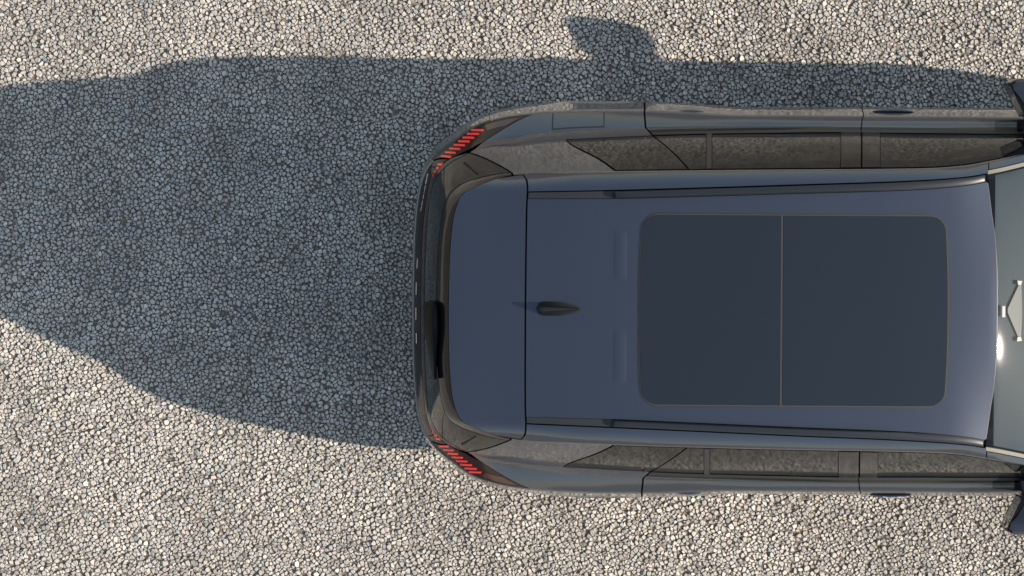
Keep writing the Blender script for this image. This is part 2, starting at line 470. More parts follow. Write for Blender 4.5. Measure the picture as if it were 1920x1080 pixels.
ring4 = ([(776.5, 0, 1.015), (777, 60, 1.015), (778, 110, 1.015), (781.5, 165, 1.013), (788, 212, 1.010), (798, 243, 1.007)], [(816, 267, 1.005)],
         [(830, 281, 0.999), (852, 299, 0.999), (881, 320.5, 0.999), (905, 332, 0.999), (945, 343.5, 0.999), (995, 350, 0.999)],
         [(1060, 353.5, 0.999), (1130, 355, 0.999), (1206, 355, 1.002), (1290, 351.5, 1.016), (1370, 349, 1.034), (1480, 348.5, 1.046), (1600, 349, 1.046), (1740, 349, 1.045),
          (1800, 349, 1.043), (1860, 349, 1.040), (1920, 348.5, 1.036), (2000, 348, 1.031), (2080, 348, 1.024), (2170, 349, 1.014), (2250, 347, 0.984), (2350, 339, 0.924), (2450, 322, 0.824)],
         [(2534, 274, 0.750), (2572, 208, 0.720), (2588, 124, 0.690), (2592, 0, 0.690)])
RINGS.append(ring4)
ring5 = ([(773.4, 0, 1.009), (773.8, 60, 1.009), (774.8, 110, 1.009), (778.4, 165, 1.007), (785.0, 213, 1.002), (795, 245, 0.997)], [(812.5, 270, 0.990)],
         [(827, 284.5, 0.985), (849, 302, 0.977), (878.5, 323.5, 0.974), (904, 335, 0.974), (944, 346.5, 0.974), (995, 353.5, 0.974)],
         [(1060, 357.5, 0.972), (1130, 359.5, 0.970), (1206, 359.5, 0.970), (1290, 357, 0.982), (1370, 353.5, 1.002), (1480, 353, 1.018), (1600, 353, 1.019), (1740, 353, 1.019),
          (1800, 353, 1.017), (1860, 353, 1.012), (1920, 352.5, 1.007), (2000, 352.5, 0.999), (2080, 353, 0.986), (2170, 355, 0.964), (2250, 353, 0.924), (2350, 345, 0.854), (2450, 328, 0.744)],
         [(2538, 278, 0.660), (2576, 211, 0.630), (2591, 126, 0.610), (2595, 0, 0.610)])
RINGS.append(ring5)
ring6 = ([(772.6, 0, 0.790), (773, 60, 0.790), (774.5, 120, 0.790), (778, 170, 0.790), (785, 218, 0.790), (794, 250, 0.790)], [(812, 279, 0.790)],
         [(826, 293, 0.790), (852, 313, 0.790), (880, 333, 0.790), (905, 344, 0.790), (945, 355, 0.795), (1000, 363, 0.800)],
         [(1060, 367, 0.800), (1130, 368, 0.810), (1206, 368, 0.810), (1290, 367, 0.810), (1345, 363, 0.810), (1400, 361, 0.810), (1480, 361, 0.810), (1600, 362.5, 0.810), (1740, 362.5, 0.810),
          (1860, 362, 0.810), (1920, 362, 0.810), (2000, 363, 0.810), (2080, 365, 0.810), (2170, 366, 0.800), (2250, 364, 0.780), (2350, 354, 0.730), (2450, 334, 0.610)],
         [(2540, 282, 0.550), (2578, 213, 0.520), (2593, 128, 0.500), (2597, 0, 0.500)])
RINGS.append(ring6)
def ring_offset(src, dpx, dh, z, zr=None):
    out = []
    for k, seg in enumerate(src):
        s = []
        for (px, h, zz) in seg:
            hh = h * (1 - dh / 366.0)
            if k <= 2: pp = px + dpx * max(0, 1 - (px - 770) / 330.0)
            else: pp = px
            if k == 4: pp = px - dpx * (px - 2450) / 147.0
            s.append((pp, hh, z))
        out.append(s)
    return out
ring7 = ring_offset(ring6, 6, 6, 0.44)
ring8 = ring_offset(ring6, 22, 26, 0.235)
RINGS += [ring7, ring8]
WHEELS = (XW(775, 0.6) + 0.93, XW(775, 0.6) + 0.93 + 2.785)
NS = 40
class Ring:
    def __init__(self, segs):
        t, c, q, s, f = segs
        tail = np.array([W(*p) for p in t + c]); qu = np.array([W(*p) for p in c + q + [s[0]]])
        side = np.array([W(*p) for p in s]); fr = np.array([W(*p) for p in [s[-1]] + f])
        self.segs = []
        for k, P in enumerate((tail, qu, side, fr)):
            if k == 0:
                P2 = np.vstack([P[1:][::-1] * np.array([1, -1, 1]), P])   # mirrored so the line is level at the centre
                L = np.concatenate([[0], np.cumsum(np.linalg.norm(P2[1:] - P2[:-1], axis=1))]); L0 = L[len(P) - 1]
                self.segs.append((P2, (L - L0) / (L[-1] - L0)))
            elif k == 2:
                self.segs.append((P, (P[:, 0] - P[0, 0]) / (P[-1, 0] - P[0, 0])))
            else:
                L = np.concatenate([[0], np.cumsum(np.linalg.norm(P[1:] - P[:-1], axis=1))])
                self.segs.append((P, L / L[-1]))
        self.x2 = side[0, 0]; self.x3 = side[-1, 0]
        # one continuous curve through all control points: tangent continuity across the segment ends
        PP, SS = [self.segs[0][0]], [self.segs[0][1]]
        for k in (1, 2, 3):
            PP.append(self.segs[k][0][1:]); SS.append(self.segs[k][1][1:] + k)
        P = np.vstack(PP); T = np.concatenate(SS)
        self.m = slopes(P, T).tolist(); self.P = P.tolist(); self.S = T.tolist()
    def ev(self, t):
        return [herm(self.P, self.m, self.S, t)]
RS = [Ring(r) for r in RINGS]
NR = len(RS)
_cache = {}
def ring_points(t):
    key = round(t, 6)
    if key in _cache: return _cache[key]
    pts = np.array([r.ev(t)[0] for r in RS])
    for k in (6, 7, 8):
        for wx in WHEELS:
            d = abs(pts[k, 0] - wx)
            if d < 0.425:
                arch = 0.36 + math.sqrt(0.425**2 - d * d) * 0.93
                pts[k, 2] = max(pts[k, 2], arch + {6: 0.05, 7: 0.018, 8: 0.0}[k])
                pts[k, 1] = pts[k, 1] if k == 6 else max(pts[k, 1], pts[6, 1] - 0.006 * (k - 5)) if pts[k, 2] > (0.44, 0.235)[k - 7] else pts[k, 1]
    _cache[key] = pts
    return pts
BULGE = {0: 0.004, 1: 0.016, 2: 0.001, 3: 0.002, 4: 0.001}
def S(t, v, off=0.0):
    sgn = -1.0 if t < 0 else 1.0
    def raw(t_, v_):
        P = ring_points(abs(t_))
        v_ = min(max(v_, 0), NR - 1)
        k = min(int(v_), NR - 2); f = v_ - k
        if k >= 5:
            p0 = P[k - 1]; p1 = P[k]; p2 = P[k + 1]; p3 = P[min(k + 2, NR - 1)]
            m1 = (p2 - p0) * 0.5; m2 = (p3 - p1) * 0.5
            if k == 5: m1 = (p2 - p1) * 0.7
            q = (2*f**3 - 3*f**2 + 1) * p1 + (f**3 - 2*f**2 + f) * m1 + (-2*f**3 + 3*f**2) * p2 + (f**3 - f**2) * m2
        else:
            q = P[k] * (1 - f) + P[k + 1] * f
            b = BULGE.get(k, 0) * 4 * f * (1 - f)
            if k == 0:
                b *= min(1, np.linalg.norm(P[1] - P[0]) / 0.05)
            if k == 1:
                b *= min(1, np.linalg.norm(P[2] - P[1]) / 0.3)
                b *= 0.35 + 0.65 * smooth01((t_ - 1.9) / 0.5)
            if b:
                d = P[k + 1] - P[k]
                hv = np.array([q[0], q[1], 0.0]) - np.array([max(q[0], 0.35) if q[0] < 0.35 else q[0], 0, 0])
                hv = hv / (np.linalg.norm(hv) + 1e-9)
                d = d / (np.linalg.norm(d) + 1e-9)
                nn = hv - d * np.dot(hv, d)
                if np.linalg.norm(nn) < 0.2: nn = np.array([0, 0, 1.0]) - d * d[2]
                nn = nn / (np.linalg.norm(nn) + 1e-9)
                q = q + nn * b
        return q
    p = raw(t, v)
    if off:
        e = 0.004
        a = raw(abs(t) + e, v) - raw(max(0.0, abs(t) - e), v)
        v0 = max(0, v - 0.02); v1 = min(NR - 1, v + 0.02)
        kk = min(int(v + 1e-9), NR - 2)
        b = raw(abs(t), v1) - raw(abs(t), v0)
        n = np.cross(b, a); ln = np.linalg.norm(n)
        if ln > 1e-12:
            n = n / ln
            ref = np.array([p[0] - np.clip(p[0], 0.4, 3.4), p[1], max(0.0, p[2] - 0.8) * 0.8 + 1e-3])
            if np.dot(n, ref) < 0: n = -n
            p = p + n * off
    return np.array([p[0], p[1] * sgn, p[2]])

_tmemo = {}
def t_at(ring, px):
    if (ring, px) not in _tmemo: _tmemo[(ring, px)] = _t_at(ring, px)
    return _tmemo[(ring, px)]
def _t_at(ring, px):
    """station on the given ring whose picture column is px (side part, monotone in x)"""
    lo, hi = 0.0, 4.0
    for _ in range(34):
        mid = (lo + hi) / 2
        p = RS[ring].ev(mid)[0]
        c = NX + p[0] * F_PX / (CAM_H - p[2])
        if c < px: lo = mid
        else: hi = mid
    return lo

def grid_patch(name, fn, nu, nv, mat, parent, thick=0.006, us=None, vs=None):
    """fn(i, j in 0..1, off) -> point. Outer skin with a short rim turned inwards, like a pressed panel."""
    us = np.linspace(0, 1, nu + 1) if us is None else us
    vs = np.linspace(0, 1, nv + 1) if vs is None else vs
    nu = len(us) - 1; nv = len(vs) - 1
    verts = []; faces = []
    for u in us:
        for v in vs:
            verts.append(fn(u, v, 0.0))
    idx = lambda i, j: i * (nv + 1) + j
    for i in range(nu):
        for j in range(nv):
            faces.append((idx(i, j), idx(i + 1, j), idx(i + 1, j + 1), idx(i, j + 1)))
    border = [(i, 0) for i in range(nu)] + [(nu, j) for j in range(nv)] + [(i, nv) for i in range(nu, 0, -1)] + [(0, j) for j in range(nv, 0, -1)]
    nskin = len(faces)
    base = len(verts)
    if thick:
        for (i, j) in border:
            verts.append(fn(us[i], vs[j], 0.0))
        for (i, j) in border:
            verts.append(fn(us[i], vs[j], -thick))
        n = len(border)
        for k in range(n):
            k2 = (k + 1) % n
            faces.append((base + k, base + n + k, base + n + k2, base + k2))
    o = mesh_obj(name, verts, faces, mat, parent)
    sm = [True] * nskin + [False] * (len(faces) - nskin)
    o.data.polygons.foreach_set('use_smooth', sm)
    # consistent outward normals
    bm = bmesh.new(); bm.from_mesh(o.data)
    bmesh.ops.remove_doubles(bm, verts=bm.verts[:base], dist=1e-6)
    bm.faces.ensure_lookup_table()
    bm.normal_update()
    cen = Vector((1.6, 0, 0.75))
    tot = sum((f.calc_center_median() - cen).dot(f.normal) * f.calc_area() for f in bm.faces[:nskin] if f.is_valid)
    if tot < 0:
        bmesh.ops.reverse_faces(bm, faces=bm.faces[:])
    bm.to_mesh(o.data); bm.free()
    return o

def side_patch(name, t0, t1, v0, v1, mat, parent, nt=40, nv=6, off=0.0, sgn=1, gap=0.0, thick=0.006):
    """t0,t1: number or function of v ; v0,v1: number or function of t"""
    T0 = t0 if callable(t0) else (lambda v, a=t0: a)
    T1 = t1 if callable(t1) else (lambda v, a=t1: a)
    V0 = v0 if callable(v0) else (lambda t, a=v0: a)
    V1 = v1 if callable(v1) else (lambda t, a=v1: a)
    def fn(u, w, o):
        va = V0(0); vb = V1(0)
        v = va + (vb - va) * w
        for _ in range(3):
            t = T0(v) + (T1(v) - T0(v)) * u
            v = V0(abs(t)) + (V1(abs(t)) - V0(abs(t))) * w
        return S(t if sgn > 0 else -t, v, off + o)
    return grid_patch(name, fn, nt, nv, mat, parent, thick)

def lin(va, ta, vb, tb):
    return lambda v: ta + (tb - ta) * (v - va) / (vb - va)

def top_patch(name, x0, x1, h0, h1, mat, parent, nx=50, nh=16, off=0.0, thick=0.006, xs=None):
    X0 = x0 if callable(x0) else (lambda h, a=x0: a)
    X1 = x1 if callable(x1) else (lambda h, a=x1: a)
    H0 = h0 if callable(h0) else (lambda x, a=h0: a)
    H1 = h1 if callable(h1) else (lambda x, a=h1: a)
    def fn(u, w, o):
        h = 0.0
        x = X0(0) + (X1(0) - X0(0)) * u
        for _ in range(5):
            h = H0(x) + (H1(x) - H0(x)) * w
            x = X0(h) + (X1(h) - X0(h)) * u
        return I(x, h, off + o) if (off + o) else I(x, h)
    return grid_patch(name, fn, nx, nh, mat, parent, thick, us=xs)

# --- inner shell, dark, seen only through the gaps between the panels
def shell():
    verts, faces = [], []
    ts = np.concatenate([np.linspace(0, 1, 14), np.linspace(1, 2, 16)[1:], np.linspace(2, 3, 60)[1:], np.linspace(3, 4, 10)[1:]])
    vs = [0, 0.5, 1, 1.5, 2, 2.5, 3, 3.5, 4, 5, 5.5, 6, 6.5, 7, 7.5, 8]
    for sg in (1, -1):
        b = len(verts)
        for t in ts:
            for v in vs:
                verts.append(S(sg * max(t, 1e-6), v, -0.014))
        n = len(vs)
        for i in range(len(ts) - 1):
            for j in range(n - 1):
                q = (b + i*n + j, b + (i+1)*n + j, b + (i+1)*n + j + 1, b + i*n + j + 1)
                faces.append(q)
    def top(x0, x1, nx):
        b = len(verts); nh = 20
        for i in range(nx + 1):
            for j in range(nh + 1):
                h = -1 + 2 * j / nh
                x = x0(h) + (x1(h) - x0(h)) * i / nx
                verts.append(I(x, h * (R0x(x) - 3)) - np.array([0, 0, 0.014]))
        for i in range(nx):
            for j in range(nh):
                faces.append((b + i*(nh+1) + j, b + (i+1)*(nh+1) + j, b + (i+1)*(nh+1) + j + 1, b + i*(nh+1) + j + 1))
    top(lambda h: TE(abs(h) * 249) + 3, lambda h: FE(abs(h) * 257) - 2, 30)
    top(lambda h: 2170, lambda h: 2578, 12)
    o = mesh_obj("inner_shell", verts, faces, M['shell'], car)
    return o

TE = interp1([(0, 841.5), (60, 842.3), (110, 844), (160, 848.5), (190, 855.5), (212, 866.5), (222, 884), (231, 905), (240, 930), (246, 957), (249, 985), (260, 986)])  # rear edge of the roof skin
FE = interp1([(0, 1868.5), (60, 1868), (141, 1863), (180, 1857), (225, 1851), (257, 1846.5), (300, 1846)])                        # front edge (top of the windscreen)
shell()

# --- tailgate skin (body colour top) and roof
SEAM = interp1([(0, 985), (180, 986), (225, 987.5), (238, 986), (249, 978), (260, 975)])
tail = top_patch("tailgate", lambda h: TE(abs(h)) , lambda h: SEAM(abs(h)) - 1.6, lambda x: -min(248.5, 1e9), lambda x: 248.5, M['paint'], car, nx=26, nh=60)
hi = interp1([(985, 204.5), (1150, 207), (1300, 212), (1480, 218.5), (1720, 227.5), (1822, 237), (1846, 242)])
ho = interp1([(985, 217.5), (1150, 222.5), (1300, 228), (1480, 235), (1720, 244.5), (1822, 252.5), (1846, 257)])
roof = top_patch("roof_panel", lambda h: SEAM(abs(h)) + 1.6, lambda h: FE(abs(h)), lambda x: -hi(x) + .6, lambda x: hi(x) - .6, M['paint'], car, nx=110, nh=56)
for sg in (1, -1):
    top_patch("roof_side", lambda h: SEAM(abs(h)) + 1.6, lambda h: 1850.0, lambda x, s=sg: s * (ho(x) + 0.8), lambda x, s=sg: s * (R0x(x)), M['paint'], car, nx=90, nh=12)
    # ditch moulding, a few mm lower than the roof, and the rail standing in it
    top_patch("roof_moulding", lambda h: SEAM(abs(h)) + 1.8, lambda h: FE(abs(h)) - 1, lambda x, s=sg: s * (hi(x) + 0.6), lambda x, s=sg: s * (ho(x) - 1.2), M['ditch'], car, nx=70, nh=3, off=-0.006)

def roof_rail(sg):
    verts, faces = [], []
    xs = np.concatenate([[1148, 1150, 1153], np.linspace(1160, 1800, 40), [1815, 1828, 1838, 1843]])
    for x in xs:
        a, b = hi(x) + 0.2, ho(x) - 1.6
        hgt = 0.030 * smooth01((x - 1147) / 8.0) * (1 - 0.82 * smooth01((x - 1560) / 270.0)) + 0.001
        z = I(x, (a + b) / 2)[2] - 0.004
        def pt(h, zz):
            k = (CAM_H - (z + zz)) / F_PX
            return np.array([(x - NX) * (CAM_H - z) / F_PX, sg * h * (CAM_H - z) / F_PX, z + zz])
        prof = [(a + 0.6, 0), (a + 0.9, hgt * 0.8), (a + 2.6, hgt), (b - 5.5, hgt * 1.02), (b - 2.2, hgt * 0.86), (b - 0.6, hgt * 0.5), (b, 0)]
        for h, zz in prof: verts.append(pt(h, zz))
    n = 7
    for i in range(len(xs) - 1):
        for j in range(n - 1):
            faces.append((i*n + j, (i+1)*n + j, (i+1)*n + j + 1, i*n + j + 1))
    faces.append(tuple(range(n))); faces.append(tuple((len(xs)-1)*n + j for j in range(n))[::-1])
    o = mesh_obj("roof_rail", verts, faces, M['rail'], car)
    bm = bmesh.new(); bm.from_mesh(o.data); bmesh.ops.recalc_face_normals(bm, faces=bm.faces); 
    for e in bm.edges:
        e.smooth = e.calc_face_angle(0) < 0.6
    bm.to_mesh(o.data); bm.free()
    # rubber line on the outer side of the rail
    return o
for sg in (1, -1): roof_rail(sg)

# --- sunroof: rubber surround, two glass panels, raised a little over the skin
def corner_h(x, xa, xb, R, H, left=True, right=True, bow=5.0):
    """half width of a rounded panel at picture column x"""
    h = H
    if left and x < xa + R:
        d = max(0.0, R - (x - xa)); h = H - R + math.sqrt(max(0, R*R - d*d))
    if right and x > xb - R:
        d = max(0.0, R - (xb - x)); h = H - R + math.sqrt(max(0, R*R - d*d))
    return h
def bow_l(x0, b): return lambda h: x0 + b * (abs(h) / 180.0) ** 2.5
def sun_panel(name, xa, xb, H, R, left, right, mat, parent, off, thick, bl=5.5, br=-6.5):
    n = 44
    c = (1 - np.cos(np.linspace(0, math.pi, n + 1))) / 2
    us = c
    X0 = (lambda h: xa + (bl * (abs(h) / 180.0) ** 2.2 if left else 0))
    X1 = (lambda h: xb + (br * (abs(h) / 180.0) ** 2.2 if right else 0))
    def fn(u, w, o):
        xs_ = xa + (xb - xa) * u
        hm = corner_h(xs_, xa, xb, R, H, left, right)
        h = (2 * w - 1) * hm
        x = X0(h) + (X1(h) - X0(h)) * u
        return I(x, h, off + o)
    return grid_patch(name, fn, n, 24, mat, parent, thick, us=us)
sf = sun_panel("sunroof", 1195, 1780, 181.5, 33, True, True, M['rubber'], car, 0.0015, 0.004)
M['seal_brown'] = simple("sunroof_frame_edge", (0.045, 0.040, 0.036), 0.35)  # thin brown seal line inside the black surround
sun_panel("frame_edge", 1197.5, 1777.5, 179.6, 31, True, True, M['seal_brown'], sf, 0.003, 0.003)
g1 = sun_panel("glass_panel", 1199.5, 1463.2, 177.6, 29, True, False, M['sunroof'], sf, 0.0048, 0.003)
g2 = sun_panel("glass_panel", 1467.4, 1775.5, 177.6, 27, False, True, M['sunroof'], sf, 0.0048, 0.003)

# pressed lighter flats behind the sunroof
def roof_bead(h0, h1):
    def fn(u, w, o):
        x = 1150 + 25 * u; h = h0 + (h1 - h0) * w
        e = math.sin(math.pi * u) ** 0.8 * smooth01(w * 8) * smooth01((1 - w) * 8)
        return I(x, h, 0.0004 + 0.0020 * e + o)
    return grid_patch("pressed_bead", fn, 10, 24, M['paint'], roof, 0)
roof_bead(52, 152); roof_bead(-145, -36)

# --- shark fin antenna
def antenna():
    verts, faces = [], []
    n = 26; m = 16
    for i in range(n + 1):
        u = i / n
        x = 1008.5 + 80 * u
        wb = 13.6 * min(1.0, (0.72 + 2.6 * u)) * (1 - max(0, (u - 0.30) / 0.70) ** 2.1)
        wb = max(wb, 0.3)
        hz = 0.070 * (1 - u) ** 0.75 * min(1, 0.45 + u * 7)
        z0 = roof_z(x, 0)
        tw = (0.30 - 0.18 * u)          # width of the blade's crown relative to the foot
        for j in range(m + 1):
            a = -1 + 2 * j / m
            r = abs(a)
            if r < 0.4:
                hh = a / 0.4 * tw * wb; zz = hz * (1 - 0.10 * (r / 0.4) ** 2)
            else:
                q = (r - 0.4) / 0.6
                hh = math.copysign(wb * (tw + (1 - tw) * q ** 1.4), a); zz = hz * 0.90 * (1 - q) ** 0.9
            verts.append(W(x, 0, z0) * np.array([1, 0, 1]) + np.array([0, hh * (CAM_H - z0) / F_PX, zz - 0.001]))
    for i in range(n):
        for j in range(m):
            faces.append((i*(m+1)+j, (i+1)*(m+1)+j, (i+1)*(m+1)+j+1, i*(m+1)+j+1))
    faces.append(tuple(range(m + 1)))
    o = mesh_obj("antenna", verts, faces, M['gloss_black'], car)
    bm = bmesh.new(); bm.from_mesh(o.data); bmesh.ops.recalc_face_normals(bm, faces=bm.faces)
    bm.to_mesh(o.data); bm.free()
    # thin base gasket
    vs = []
    for k in range(32):
        a = 2 * math.pi * k / 32
        x = 1047 + 42 * math.cos(a); h = 14.5 * math.sin(a) * (1 - 0.25 * max(0, math.cos(a)))
        vs.append(I(x, h, 0.0015))
    vs2 = [v - np.array([0, 0, 0.004]) for v in vs]
    mesh_obj("gasket", vs + vs2, [tuple(range(32))] + [(k, k + 32, (k+1) % 32 + 32, (k+1) % 32) for k in range(32)], M['rubber'], o, smooth=False)
antenna()

# --- tail: spoiler lip, rear window, side fins, light strip, badge strip, rim
tA = t_at(2, 878); tB = t_at(0, 960); tB1 = t_at(1, 957)
seam_t = lambda v: tB + (tB1 - tB) * v if v < 1 else tB1 + (tA - tB1) * (v - 1)
def sym_patch(name, tend, v0, v1, mat, parent, nt=80, nv=6, off=0.0, thick=0.006):
    TT = tend if callable(tend) else (lambda v: tend)
    def fn(u, w, o):
        v = v0 + (v1 - v0) * w
        t = (2 * u - 1) * TT(v)
        return S(t if abs(t) > 1e-6 else 1e-6, v, off + o)
    return grid_patch(name, fn, nt, nv, mat, parent, thick)
sp = sym_patch("spoiler_lip", lambda v: seam_t(v) - 0.008, 0.02, 0.985, M['gloss_black'], tail, nv=8)
rwt = 0.93
rw = sym_patch("rear_window", lambda v: rwt, 1.015, 1.97, M['glass'], tail, nt=70, nv=14)
for sg in (1, -1):
    side_patch("spoiler_fin", lambda v: rwt + 0.006, lambda v: seam_t(v) - 0.010, 1.015, 1.97, M['gloss_black'], tail, nt=20, nv=12, sgn=sg)
seam_low = lambda v: tA + (t_at_lo3 - tA) * (v - 2) if v < 3 else t_at_lo3 + (t_at_lo4 - t_at_lo3) * (v - 3)
t_at_lo3 = t_at(3, 842); t_at_lo4 = t_at(4, 813)
sym_patch("light_strip", lambda v: seam_low(v) - 0.01, 2.0, 2.80, M['gloss_black'], tail, nv=3)
lb = sym_patch("red_light_strip", lambda v: 0.93, 2.84, 3.10, M['dark_red'], car, nv=2, off=-0.0005)
bs = sym_patch("badge_panel", lambda v: 0.93, 3.14, 4.0, M['gloss_black'], tail, nv=5)
sym_patch("tailgate_ledge", lambda v: seam_low(min(v, 4)) - 0.006, 4.03, 5.0, M['paint'], tail, nv=3)
# small black spoiler vents on the fins
# --- badge letters seen almost edge on: short raised silver bars along the badge strip
_tg = np.linspace(0.0, 2.1, 421)
_PG = np.array([ring_points(float(t)) for t in _tg])
def solve_tv(ringA, ringB, px, h):
    def best_of(ts, PG, fs):
        q = PG[:, None, ringA] * (1 - fs)[None, :, None] + PG[:, None, ringB] * fs[None, :, None]
        k = F_PX / (CAM_H - q[..., 2])
        d = (NX + q[..., 0] * k - px) ** 2 + (q[..., 1] * k - h) ** 2
        i, j = np.unravel_index(np.argmin(d), d.shape)
        return float(ts[i]), float(fs[j])
    t0, f0 = best_of(_tg, _PG, np.linspace(0, 1, 41))
    ts = np.clip(np.linspace(t0 - 0.005, t0 + 0.005, 21), 0, 4)
    t1, f1 = best_of(ts, np.array([ring_points(float(t)) for t in ts]), np.clip(np.linspace(f0 - 0.04, f0 + 0.04, 17), 0, 1))
    return t1, ringA + f1

def box_between(name, a, b, up, wid, hgt, mat, parent, taper=1.0):
    a, b, up = (np.array(q, float) for q in (a, b, up))
    d = b - a; L = np.linalg.norm(d); d /= L
    up = up - d * np.dot(up, d); up /= np.linalg.norm(up)
    s = np.cross(d, up)
    vs = []
    for (p, k) in ((a, 1.0), (b, taper)):
        for (i, j) in ((-1, 0), (1, 0), (0.8, 1), (-0.8, 1)):
            vs.append(p + s * i * wid * 0.5 * k + up * j * hgt)
    fs = [(0, 1, 2, 3), (7, 6, 5, 4), (0, 4, 5, 1), (1, 5, 6, 2), (2, 6, 7, 3), (3, 7, 4, 0)]
    return mesh_obj(name, vs, fs, mat, parent, smooth=False)
def surf_n(t, v):
    a = S(t, v, 0.001) - S(t, v, 0.0); return a / np.linalg.norm(a)

def badge_bar(h0, h1, px0, px1, hgt=0.004, wid=0.005):
    t0, v0 = solve_tv(3, 4, px0, abs(h0)); t1, v1 = solve_tv(3, 4, px1, abs(h1))
    s0 = 1 if h0 > 0 else -1; s1 = 1 if h1 > 0 else -1
    a = S(s0 * max(t0, 1e-5), v0); b = S(s1 * max(t1, 1e-5), v1)
    n = surf_n(s0 * max(t0, 1e-4), v0)
    box_between("badge_letter", a - n * 0.0005, b - n * 0.0005, n + np.array([-0.2, 0, 0.5]), wid, hgt, M['chrome'], bs)
ctr = 562.0
for (y0, y1, xa, xb) in [(482, 501, 784.0, 783.0), (527, 550, 782.2, 781.8), (574, 597, 781.8, 781.8), (622, 641, 782.6, 783.2)]:
    badge_bar(ctr - y0, ctr - y1, xa, xb)
for (y0, y1) in [(324, 333), (334, 343), (345, 355), (356.5, 360), (362.5, 371), (373.5, 383), (384.5, 393.5)]:
    f = lambda y: 801.5 + (789.5 - 801.5) * (y - 324) / (393 - 324)
    badge_bar(ctr - y0, ctr - y1, f(y0), f(y1), wid=0.0035)

# --- rear wiper lying along the foot of the rear window
def wiper():
    def wpt(y, du):
        return y
    verts, faces = [], []
    n = 30; m = 12
    for i in range(n + 1):
        u = i / n
        yy = 566.5 - (555 + 148 * u)          # lateral picture offset from the centre line
        cx = 808.5 + 7.5 * u ** 1.4
        r = 15.5 * (1 - (1 - min(1, u / 0.10)) ** 2) ** 0.5 * (1 - 0.72 * smooth01((u - 0.25) / 0.75)) + 0.3
        if u > 0.97: r *= 0.8
        # depth: stands off the glass
        zc = 1.452 + 0.01 * u
        hz = 0.052 * (r / 14.2) + 0.004
        cp = W(cx, 0, zc); y = yy * (CAM_H - zc) / F_PX
        for j in range(m):
            a = 2 * math.pi * j / m
            rr = r * (CAM_H - zc) / F_PX
            # ellipse in the plane across the arm, leaning with the glass
            ca, sa = math.cos(a), math.sin(a)
            verts.append(np.array([cp[0] + rr * ca, y, zc + hz * sa * 1.0 + rr * ca * 0.9]))
    for i in range(n):
        for j in range(m):
            faces.append((i*m + j, (i+1)*m + j, (i+1)*m + (j+1) % m, i*m + (j+1) % m))
    faces.append(tuple(range(m))); faces.append(tuple(n*m + j for j in range(m))[::-1])
    o = mesh_obj("rear_wiper", verts, faces, M['wiper_black'], car)
    bm = bmesh.new(); bm.from_mesh(o.data); bmesh.ops.recalc_face_normals(bm, faces=bm.faces); bm.to_mesh(o.data); bm.free()
    # pivot cap (matt grey) and the rubber blade
    def along(u, dx, dz):
        zc = 1.452 + 0.01 * u; y = (566.5 - (555 + 148 * u)) * (CAM_H - zc) / F_PX
        return W(810 + 7 * u ** 1.4 + dx, 0, zc) * np.array([1, 0, 1]) + np.array([0, y, dz])
    box_between("pivot_cap", along(0.12, -1, 0.050), along(0.30, -1, 0.046), (-0.2, 0, 1), 0.013, 0.006, M['grain_black'], o, taper=1.5)
    box_between("wiper_blade", along(0.30, 1, 0.035), along(1.0, 0, 0.012), (-0.4, 0, 1), 0.007, 0.014, M['rubber'], o, taper=0.7)
wiper()

# short dark air slots on the spoiler fins
for k, sg in enumerate((1, -1)):
    fin = [o for o in tail.children if o.name.startswith("spoiler_fin")][k]
    (ta, va), (tb, vb) = solve_tv(1, 2, 870, 262), solve_tv(1, 2, 894, 245)
    n_ = surf_n(sg * ta, va)
    box_between("air_slot", S(sg * ta, va, 0.0), S(sg * tb, vb, 0.0), n_, 0.014, 0.0035, M['wiper_black'], fin, taper=0.5)
# --- tail lights
T3 = t_at(3, 901); T4 = t_at(4, 993)
def red_bars(items, parent, sgn):
    for (h, xa, xb) in items:
        pts = []
        K = 4
        for q in range(K + 1):
            t, v = solve_tv(3, 4, xa + (xb - xa) * q / K, h)
            pts.append((t, v))
        vs, fs = [], []
        for (t, v) in pts:
            c = S(sgn * t, v); n = surf_n(sgn * t, v)
            w = 0.0050
            for (dy, up) in ((-w, -0.001), (-w * 0.85, 0.0016), (w * 0.85, 0.0016), (w, -0.001)):
                vs.append(c + np.array([0, dy, 0]) + n * up - n * n[1] * dy * 0 + np.array([0, 0, -dy * n[1] / max(0.3, n[2])]))
        for i in range(K):
            for j in range(3):
                fs.append((i*4+j, (i+1)*4+j, (i+1)*4+j+1, i*4+j+1))
        fs += [(0, 1, 2, 3), (K*4+3, K*4+2, K*4+1, K*4)]
        mesh_obj("light_bar", vs, fs, M['red_bar'], parent, smooth=False)
for sg in (1, -1):
    lens = side_patch("tail_light", lambda v: (t_at_lo3 if v <= 3 else seam_low(v)) + 0.012, lin(3, T3, 4, T4), 3.02, 3.985, M['lens'], car, nt=44, nv=8, sgn=sg)
    red_bars([(271 + 7.0 * k, 825.5 + 8.0 * k, 844 + 8.7 * k) for k in range(8)], lens, sg)
    # darker reflector running out into the point of the lamp
    side_patch("reflector", lambda v: t_at(4, 905) , lambda v: T3 + (T4 - T3) * (v - 3) - 0.03, 3.60, 3.90, M['dark_red'], lens, nt=20, nv=3, off=0.0008, sgn=sg, thick=0)
    inner = side_patch("tail_light", lambda v: 0.936, lambda v: seam_low(v) - 0.012, 3.02, 3.985, M['lens'], car, nt=24, nv=6, sgn=sg)
    red_bars([(256.5, 820, 830), (250, 816.5, 824), (243, 813, 818.5), (236, 810.5, 814)], inner, sg)

